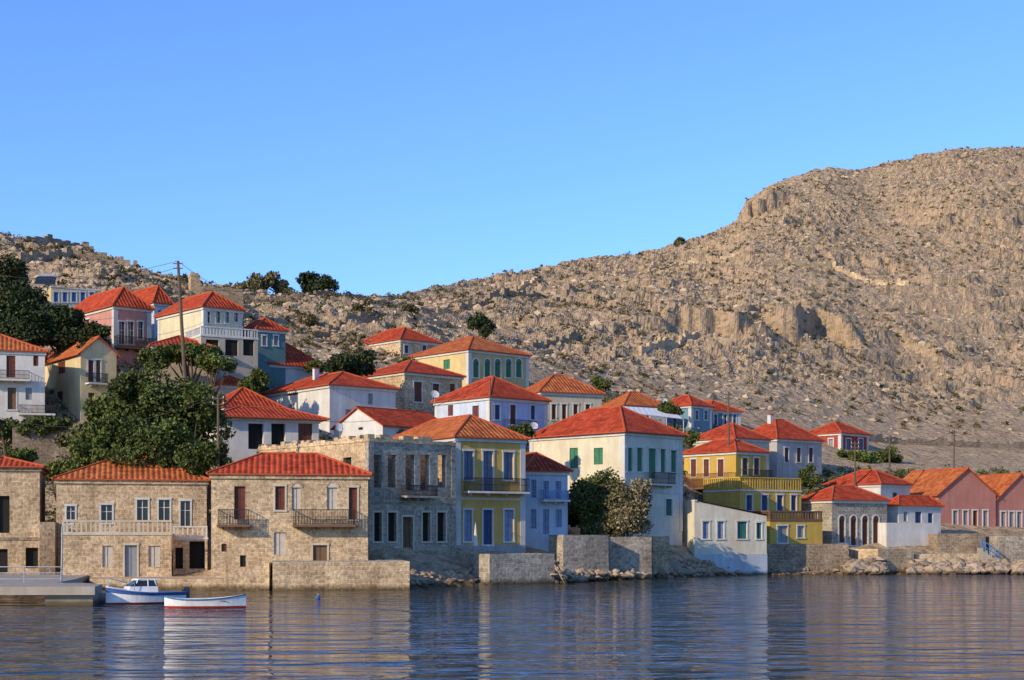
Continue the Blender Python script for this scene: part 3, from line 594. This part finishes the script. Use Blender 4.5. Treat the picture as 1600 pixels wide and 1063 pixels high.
v,f=leafquads(cen[h_:].reshape(-1,3),0.3); npmesh('village_undergrowth',v,f,[GR1])
def drywall(pts,h=1.0,mat=STD):
    B=None
    for (p0,p1) in zip(pts[:-1],pts[1:]):
        a=np.array([K(p0[0])*p0[1],p0[1]]); b=np.array([K(p1[0])*p1[1],p1[1]]); L=np.linalg.norm(b-a); e=(b-a)/L; nn=np.array([-e[1],e[0]]); s_=0
        if B is None: B=Bld('dry_stone_wall',(a[0],a[1],float(TH(p0[0],p0[1]))))
        while s_<L:
            w=random.uniform(.5,1.1); c=a+e*(s_+w/2); zc=float(TH(c[0]/c[1]*F+CX,c[1])); hh=h*random.uniform(.6,1.15)
            B.box('stones',mat,a,e,nn,s_,s_+w-.02,-.3,.3,zc-1,zc+hh); s_+=w
    B.finish()
drywall([(40,228),(130,236),(210,238)]); drywall([(380,236),(470,240),(560,250),(700,262)],1.2); drywall([(460,205),(540,215),(620,222)]); drywall([(620,258),(760,275),(920,300)],1.2)
drywall([(1290,212),(1400,222),(1600,232)],1.0); drywall([(830,228),(905,240),(960,236)],1.2); drywall([(30,205),(110,212),(230,214)],1.2)
drywall([(760,300),(850,318),(900,320)],1.3,STL); drywall([(640,228),(720,236),(800,240)],1.1,STL)
drywall([(960,340),(1060,352),(1150,350)],1.2,STL); drywall([(1000,245),(1090,262),(1180,264)],1.1,STL); drywall([(1180,330),(1300,338),(1420,330)],1.2,STL)
# ------------------------------------------------------------ quays, pier
def P3(px,d,z): return (K(px)*d,d,z)
def slab(name,poly,z0,z1,mat,extra=None):
    B=Bld(name,(poly[0][0],poly[0][1],z0)); n=len(poly)
    B.face('deck',mat,[(x,y,z1) for x,y in poly]); B.face('underside',mat,[(x,y,z0) for x,y in poly][::-1])
    for i in range(n):
        a,b=poly[i],poly[(i+1)%n]; B.face('sides',mat,[(*a,z0),(*b,z0),(*b,z1),(*a,z1)])
    if extra: extra(B)
    return B.finish()
XQ=lambda px,d:(K(px)*d,d)
slab('concrete_quay',[(-90,86.6),XQ(70,86.6),XQ(120,100),XQ(140,111.5),(-90,113)],.45,.85,CONC)
slab('stone_quay',[XQ(140,104.5),XQ(426,103.5),XQ(426,110),XQ(140,113)],-2,.72,STL)
def pil(B):
    B.box('supports',CONC,(K(70)*80,80),(1,0),(0,1),0,2.5,0,3.0,-2,.55)
    for x in (-14,-9,-5): B.box('supports',CONC,(K(70)*80,80),(1,0),(0,1),x,x+.7,.5,3.0,-2,.55)
slab('concrete_pier',[(-70,79.6),XQ(148,79.6),XQ(160,84),XQ(130,86.5),(-70,86)],.55,.98,CONC,pil)
STLM=plain('galvanised_steel',(0.35,0.37,0.38),.5,.4)
B=Bld('pier_railing',P3(0,88,.85))
for i in range(16):
    x=-60+i*2.29
    if x>K(98)*88: break
    B.tube('posts',STLM,(x,88,.85),(x,88,1.85),.035)
xe=K(96)*88
for z in (1.15,1.5,1.85): B.tube('rails',STLM,(-62,88,z),(xe,88,z),.03)
B.finish()
B=Bld('lamp_post',P3(96,88.3,.85)); x=K(96)*88.3
B.tube('pole',STLM,(x,88.3,.85),(x+.05,88.3,4.2),.06,.04); B.tube('arm',STLM,(x+.05,88.3,4.15),(x+.45,88.1,4.3),.03); B.box('lamp_head',STLM,(x+.45,88.1),(1,0),(0,1),-.1,.35,-.1,.1,4.25,4.36); B.finish()
B=Bld('stone_steps',P3(345,104,.7))
x0=K(352)*103
for i in range(6): B.box('steps',STL,(x0,102.6),(1,0),(0,1),i*.5,i*.5+.497,i*.004,3.6,-1.0,.85+i*.2)
B.finish()
B=Bld('boulder_steps',P3(1040,139,.3))
for i in range(7): B.box('steps',CONC,XQ(1035,139),(1,0),(0,1),i*.35,i*.35+.34,0,1.2,-.5,2.2-i*.28)
B.finish()
B=Bld('boat_ladder',P3(870,117,0))
a0,b0=P3(886,116.5,-.3),P3(864,119,1.7); a1,b1=P3(890,117.3,-.3),P3(868,119.8,1.7)
B.tube('rails',STD,a0,b0,.05); B.tube('rails',STD,a1,b1,.05)
for i in range(8):
    t_=(i+.5)/8; B.tube('rungs',STD,Vector(a0).lerp(Vector(b0),t_),Vector(a1).lerp(Vector(b1),t_),.04)
B.finish()
BLUP=plain('blue_paint',(0.05,0.18,0.42),.5)
B=Bld('blue_handrail',P3(1535,156,2.6))
for i in range(5):
    p=Vector(P3(1533+i*7,155.8,3.4-i*.32)); B.tube('posts',BLUP,p,p-Vector((0,0,1)),.05)
B.tube('rail',BLUP,P3(1533,155.8,3.4),P3(1561,155.8,2.12),.06); B.tube('rail',BLUP,P3(1533,155.8,2.9),P3(1561,155.8,1.62),.05); B.finish()
B=Bld('quay_steps',P3(1540,156,1.5))
for i in range(7): B.box('steps',CONC,XQ(1534,156.2),(1,0),(0,1),i*.3,i*.3+.297,0,1.6,0,2.5-i*.24)
B.finish()
# ------------------------------------------------------------ boats
HULL=plain('white_hull_paint',(0.70,0.70,0.69),.35,0,.5); REDP=plain('red_antifouling',(0.35,0.04,0.03),.6); BLP=plain('blue_stripe_paint',(0.04,0.10,0.28),.5); INW=plain('boat_interior',(0.50,0.52,0.52),.7); DGL=GLASS
def boat(name,px,d,head,L,beam,fb,bowrise,stripe,cabin=False):
    h=math.radians(head); ax=Vector((math.cos(h),math.sin(h),0)); ay=Vector((-math.sin(h),math.cos(h),0)); O=Vector(P3(px,d,0)); B=Bld(name,O)
    N=18; secs=[]
    for i in range(N+1):
        u=i/N; x=(u-.5)*L
        wd=beam/2*(1-max(0,(u-.45)/.55)**2.3)*(1-(.28 if cabin else .85)*max(0,(.35-u)/.35)**2); wd=max(wd,.015)
        sh=fb+bowrise*max(0,(u-.4)/.6)**2+ (0.0 if cabin else bowrise*.6*max(0,(.3-u)/.3)**2)
        flare=.78; kz=-.28+.25*max(0,(u-.8)/.2)**2
        pts=[]
        for (fy,fz) in ((0,kz),(.45,kz+.1),(flare,.02),(.84,.10),(.92,sh*.62),(.95,sh*.74),(1,sh)): pts.append((fy*wd,fz))
        secs.append((x,pts))
    def pt(x,y,z): return O+ax*x+ay*y+Vector((0,0,z))
    mats=[REDP,REDP,REDP,HULL,HULL,stripe if cabin else HULL]
    for i in range(N):
        xa,pa=secs[i]; xb,pb=secs[i+1]
        for sgn in (1,-1):
            for j in range(6):
                B.face('hull',mats[j],[pt(xa,sgn*pa[j][0],pa[j][1]),pt(xb,sgn*pb[j][0],pb[j][1]),pt(xb,sgn*pb[j+1][0],pb[j+1][1]),pt(xa,sgn*pa[j+1][0],pa[j+1][1])])
            (ya,za),(yb,zb)=pa[6],pb[6]
            B.face('gunwale',HULL,[pt(xa,sgn*(ya+.03),za+.03),pt(xb,sgn*(yb+.03),zb+.03),pt(xb,sgn*max(0,yb-.08),zb+.03),pt(xa,sgn*max(0,ya-.08),za+.03)])
            B.face('gunwale',stripe,[pt(xa,sgn*(ya+.03),za+.03),pt(xb,sgn*(yb+.03),zb+.03),pt(xb,sgn*(yb+.03),zb-.03),pt(xa,sgn*(ya+.03),za-.03)])
            B.face('inner_hull',INW,[pt(xa,sgn*max(0,ya-.08),za+.03),pt(xb,sgn*max(0,yb-.08),zb+.03),pt(xb,sgn*max(0,yb-.2),.1),pt(xa,sgn*max(0,ya-.2),.1)])
        if cabin and i>=N*.45:
            B.face('foredeck',HULL,[pt(xa,-pa[6][0],pa[6][1]+.034),pt(xb,-pb[6][0],pb[6][1]+.034),pt(xb,0,pb[6][1]+.12),pt(xa,0,pa[6][1]+.12)])
            B.face('foredeck',HULL,[pt(xa,pa[6][0],pa[6][1]+.034),pt(xb,pb[6][0],pb[6][1]+.034),pt(xb,0,pb[6][1]+.12),pt(xa,0,pa[6][1]+.12)])
        B.face('floor',INW,[pt(xa,-max(0,pa[6][0]-.15),.12),pt(xb,-max(0,pb[6][0]-.15),.12),pt(xb,max(0,pb[6][0]-.15),.12),pt(xa,max(0,pa[6][0]-.15),.12)])
    xa,pa=secs[0]; B.face('transom',HULL,[pt(xa,y,z) for y,z in pa]+[pt(xa,-y,z) for y,z in pa[::-1]])
    if not cabin:
        for x in (-.28*L,-.02*L,.22*L):
            i=int((x/L+.5)*N); y=secs[i][1][6][0]-.06; z=secs[i][1][6][1]-.13
            B.box('thwarts',WOOD,(O.x,O.y),(ax.x,ax.y),(ay.x,ay.y),x-.13,x+.13,-y,y,z,z+.04)
    else:
        def ring(x0,x1,w,z): return [pt(x0,-w,z),pt(x1,-w*.72,z),pt(x1,w*.72,z),pt(x0,w,z)]
        lv=[(-.12*L,.26*L,.80*beam/2,fb-.02,HULL),(-.12*L,.22*L,.76*beam/2,fb+.34,HULL),(-.10*L,.12*L,.68*beam/2,fb+.66,DGL),(-.16*L,.11*L,.72*beam/2,fb+.74,HULL)]
        rs=[ring(*q[:4]) for q in lv]
        for k in range(3):
            for j in range(4): B.face('cabin' if k!=1 else 'cabin_windows',lv[k+1][4] if k!=2 else HULL,[rs[k][j],rs[k][(j+1)%4],rs[k+1][(j+1)%4],rs[k+1][j]])
        B.face('cabin_roof',HULL,rs[3])
        for (x,y) in ((-.11*L,.68),(-.11*L,-.68),(.0*L,.63),(.0*L,-.63),(.16*L,.5),(.16*L,-.5)):
            B.tube('cabin_pillars',HULL,pt(x,y*beam/2*1.06,fb+.30),pt(x*.75,y*beam/2*.98,fb+.70),.035,n=6)
        OB=plain('outboard',(.06,.06,.07),.4)
        B.box('outboard_motor',OB,(O.x,O.y),(ax.x,ax.y),(ay.x,ay.y),-.5*L-.35,-.5*L-.02,-.15,.15,.25,.85)
        B.box('outboard_leg',OB,(O.x,O.y),(ax.x,ax.y),(ay.x,ay.y),-.5*L-.25,-.5*L-.12,-.05,.05,-.5,.25)
        for s_ in (-1,1):
            p=[pt(.18*L,s_*beam*.36,fb+.1),pt(.18*L,s_*beam*.36,fb+.5),pt(.47*L,s_*.08,fb+bowrise+.5),pt(.47*L,s_*.08,fb+bowrise)]
            for q in ((0,1),(1,2),(2,3)): B.tube('bow_rail',STLM,p[q[0]],p[q[1]],.02,n=5)
    return B.finish()
boat('rowing_boat',321,77.3,4,4.05,1.4,.42,.24,BLP)
boat('motor_boat',226,82,212,4.2,1.75,.6,.28,BLP,True)
B=Bld('mooring_buoy',P3(497,88,0))
for i in range(6):
    for j in range(10):
        def sp(i,j): a_=math.pi*i/6; b_=2*math.pi*j/10; return P3(497,88,0)[0]+.14*math.sin(a_)*math.cos(b_),88+.14*math.sin(a_)*math.sin(b_),.08+.16*math.cos(a_)
        B.face('float',BLP,[sp(i,j),sp(i+1,j),sp(i+1,j+1),sp(i,j+1)])
B.tube('ring',STLM,(K(497)*88,88,.22),(K(497)*88,88,.32),.03); B.finish()
# ------------------------------------------------------------ umbrella, dishes, poles, awning, panel
B=Bld('closed_parasol',P3(743,120.5,2.3)); x,y=K(743)*119.6,119.6; UM=plain('parasol_canvas',(.6,.57,.5),.9)
B.box('base',CONC,(x,y),(1,0),(0,1),-.3,.3,-.3,.3,2.33,2.42); B.tube('pole',STLM,(x,y,2.4),(x,y,4.7),.03); B.tube('canvas',UM,(x,y,2.9),(x,y,3.6),.2,.14); B.tube('canvas',UM,(x,y,3.6),(x,y,4.6),.14,.03); B.finish()
DW=plain('dish_white',(.50,.50,.49),.5)
def dish(px,py,d,r=.45):
    x,y,z=P3(px,d,Zp(py,d)); B=Bld('satellite_dish',(x,y,z)); n=Vector((.3,-.8,.45)).normalized(); u=n.orthogonal().normalized(); w=n.cross(u); C=Vector((x,y,z))
    for i in range(3):
        for j in range(14):
            q=[]
            for (ii,jj) in ((i,j),(i+1,j),(i+1,j+1),(i,j+1)):
                rr=r*ii/3; t_=2*math.pi*jj/14; q.append(C+(u*math.cos(t_)+w*math.sin(t_))*rr+n*(rr*rr/r*.3))
            B.face('reflector',DW,q)
    B.tube('feed_arm',STLM,C-w*0,C+n*r*.9,.02); B.tube('mast',STLM,C-n*.03,C+Vector((0,.25,-1.2)),.035); B.finish()
for q in ((356,564,151,.4),(531,669,129,.4),(679,617,146,.42),(834,666,146,.4),(1038,628,188,.45)): dish(*q)
PW=plain('pole_wood',(0.12,0.085,0.06),.9)
def pole(px0,py0,px1,py1,d,r=.13,arm=True):
    a=Vector(P3(px0,d,Zp(py0,d)-1)); b=Vector(P3(px1,d,Zp(py1,d))); B=Bld('utility_pole',a); B.tube('post',PW,a,b,r*1.2,r*.8)
    if arm:
        for k in (.25,.7):
            p=b-Vector((0,0,k)); B.tube('crossarm',PW,p-Vector((.45,0,0)),p+Vector((.45,0,0)),.05)
            for s_ in (-.4,0,.4): B.tube('insulators',DW,p+Vector((s_,0,.05)),p+Vector((s_,0,.2)),.04)
    B.finish(); return b
p1=pole(289,575,278,408,146,.16); p2=pole(341,720,341,618,118,.11); p3=pole(1139,695,1138,612,160,.1); p4=pole(1390,735,1390,680,176,.1); p5=pole(1490,735,1491,672,190,.1); p6=pole(1336,745,1336,690,172,.1); p7=pole(766,640,766,590,146,.06,False); p8=pole(-60,470,-60,418,170)
def wire(a,b,sag,r=.022):
    B=Bld('power_line',a); prev=a
    for i in range(1,17):
        t_=i/16; p=a.lerp(b,t_)-Vector((0,0,sag*4*t_*(1-t_))); B.tube('cable',IRON,prev,p,r,n=4); prev=p
    B.finish()
wire(p1,p8,1.5); wire(p1-Vector((0,0,.6)),p8-Vector((0,0,.6)),1.8); wire(p1,Vector(P3(420,190,Zp(470,190))),1); wire(p2,Vector(P3(766,146,Zp(592,146))),3.0); wire(p2,Vector(P3(-40,140,Zp(640,140))),2); wire(p3,Vector(P3(1214,176,Zp(668,176))),.5); wire(p4,p5,1.2)
B=Bld('white_awning',P3(960,178,17)); AW=plain('awning_canvas',(.66,.68,.70),.8)
a_=P3(960,178,Zp(643,178)); b_=P3(1068,182,Zp(655,182)); c_=P3(1052,186,Zp(640,186)); d_=P3(958,184,Zp(634,184))
for i in range(12):
    f=lambda p,q,t:tuple(np.array(p)*(1-t)+np.array(q)*t)
    t0,t1=i/12,(i+.9)/12; q=[f(a_,b_,t0),f(a_,b_,t1),f(d_,c_,t1),f(d_,c_,t0)]; B.face('slats',AW,q); B.face('slats',AW,[(x,y,z-.05) for x,y,z in q])
for i in range(5): p=f(a_,b_,i/4); B.tube('posts',DW,p,(p[0],p[1],p[2]-3.2),.05)
B.tube('beam',DW,a_,b_,.06); B.finish()
B=Bld('solar_water_heater',P3(75,186,Zp(446,186))); x,y,z=P3(72,187,Zp(447,187))
SOL=plain('solar_glass',(.02,.03,.05),.2)
B.face('panel',SOL,[(x-1.2,y-.8,z+.1),(x+1.2,y-.6,z+.1),(x+1.2,y+.4,z+1.2),(x-1.2,y+.2,z+1.2)]); B.tube('tank',STLM,(x-1.0,y+.4,z+1.35),(x+1.0,y+.6,z+1.35),.24,n=12)
for s_ in (-1,1): B.tube('legs',STLM,(x+s_,y+.4,z-.3),(x+s_,y+.4,z+1.3),.04)
B.finish()
# ------------------------------------------------------------ water
t=NT('sea_water',0.05,0.5); t.col((0.010,0.022,0.024)); t.b.inputs['IOR'].default_value=1.33
P=t.pos(); a=t.noise(t.scale(P,(.5,1.2,1)),1.0,2,.5,.5); b=t.noise(t.scale(P,(.18,.42,1)),1.0,2,.5,.4); c=t.noise(t.scale(P,(2.2,3.4,1)),1.0,2,.5)
calm=t.ramp(t.noise(t.scale(P,(.02,.06,1)),1.0,2),[(.35,.5),(.65,1.)])
h=t.math('ADD',t.math('MULTIPLY',t.math('MULTIPLY',a,calm),.46),t.math('ADD',t.math('MULTIPLY',b,.85),t.math('MULTIPLY',c,.04))); t.bump(h,1.0,.58)
v=np.array([(-4000,-300,0),(4000,-300,0),(4000,9000,0),(-4000,9000,0)],float); npmesh('sea_water',v,np.array([[0,1,2,3]]),[t.m])
# ------------------------------------------------------------ camera, sun, sky
cam=bpy.data.cameras.new('camera'); co_=bpy.data.objects.new('camera',cam); COL.objects.link(co_); co_.location=(0,0,HC); co_.rotation_euler=(math.radians(90),0,0)
cam.lens=54; cam.sensor_width=36; cam.shift_y=309.5/1600; cam.clip_end=20000; cam.clip_start=.5; scene.camera=co_
el=math.radians(23); azv=Vector((-.735,-.68)).normalized(); Sv=Vector((azv.x*math.cos(el),azv.y*math.cos(el),math.sin(el)))
sl=bpy.data.lights.new('sun','SUN'); sl.energy=5.0; sl.angle=math.radians(.5); sl.color=(1,.81,.55); so=bpy.data.objects.new('sun',sl); COL.objects.link(so); so.rotation_euler=Sv.to_track_quat('Z','Y').to_euler(); so.location=(-100,-60,90)
w=bpy.data.worlds.new('World'); scene.world=w; w.use_nodes=True; nt=w.node_tree; bg=nt.nodes['Background']; sk=nt.nodes.new('ShaderNodeTexSky'); sk.sky_type='NISHITA'; sk.sun_disc=False
sk.sun_elevation=el; sk.sun_rotation=math.atan2(Sv.x,Sv.y); sk.air_density=1.0; sk.dust_density=.3; sk.ozone_density=2.5
mx=nt.nodes.new('ShaderNodeMix'); mx.data_type='RGBA'; mx.blend_type='MULTIPLY'; mx.inputs[0].default_value=1; mx.inputs[7].default_value=(.80,1.12,1.72,1)
nt.links.new(sk.outputs[0],mx.inputs[6]); nt.links.new(mx.outputs[2],bg.inputs[0]); bg.inputs[1].default_value=.15
scene.view_settings.view_transform='Standard'; scene.view_settings.look='None'; scene.view_settings.exposure=0
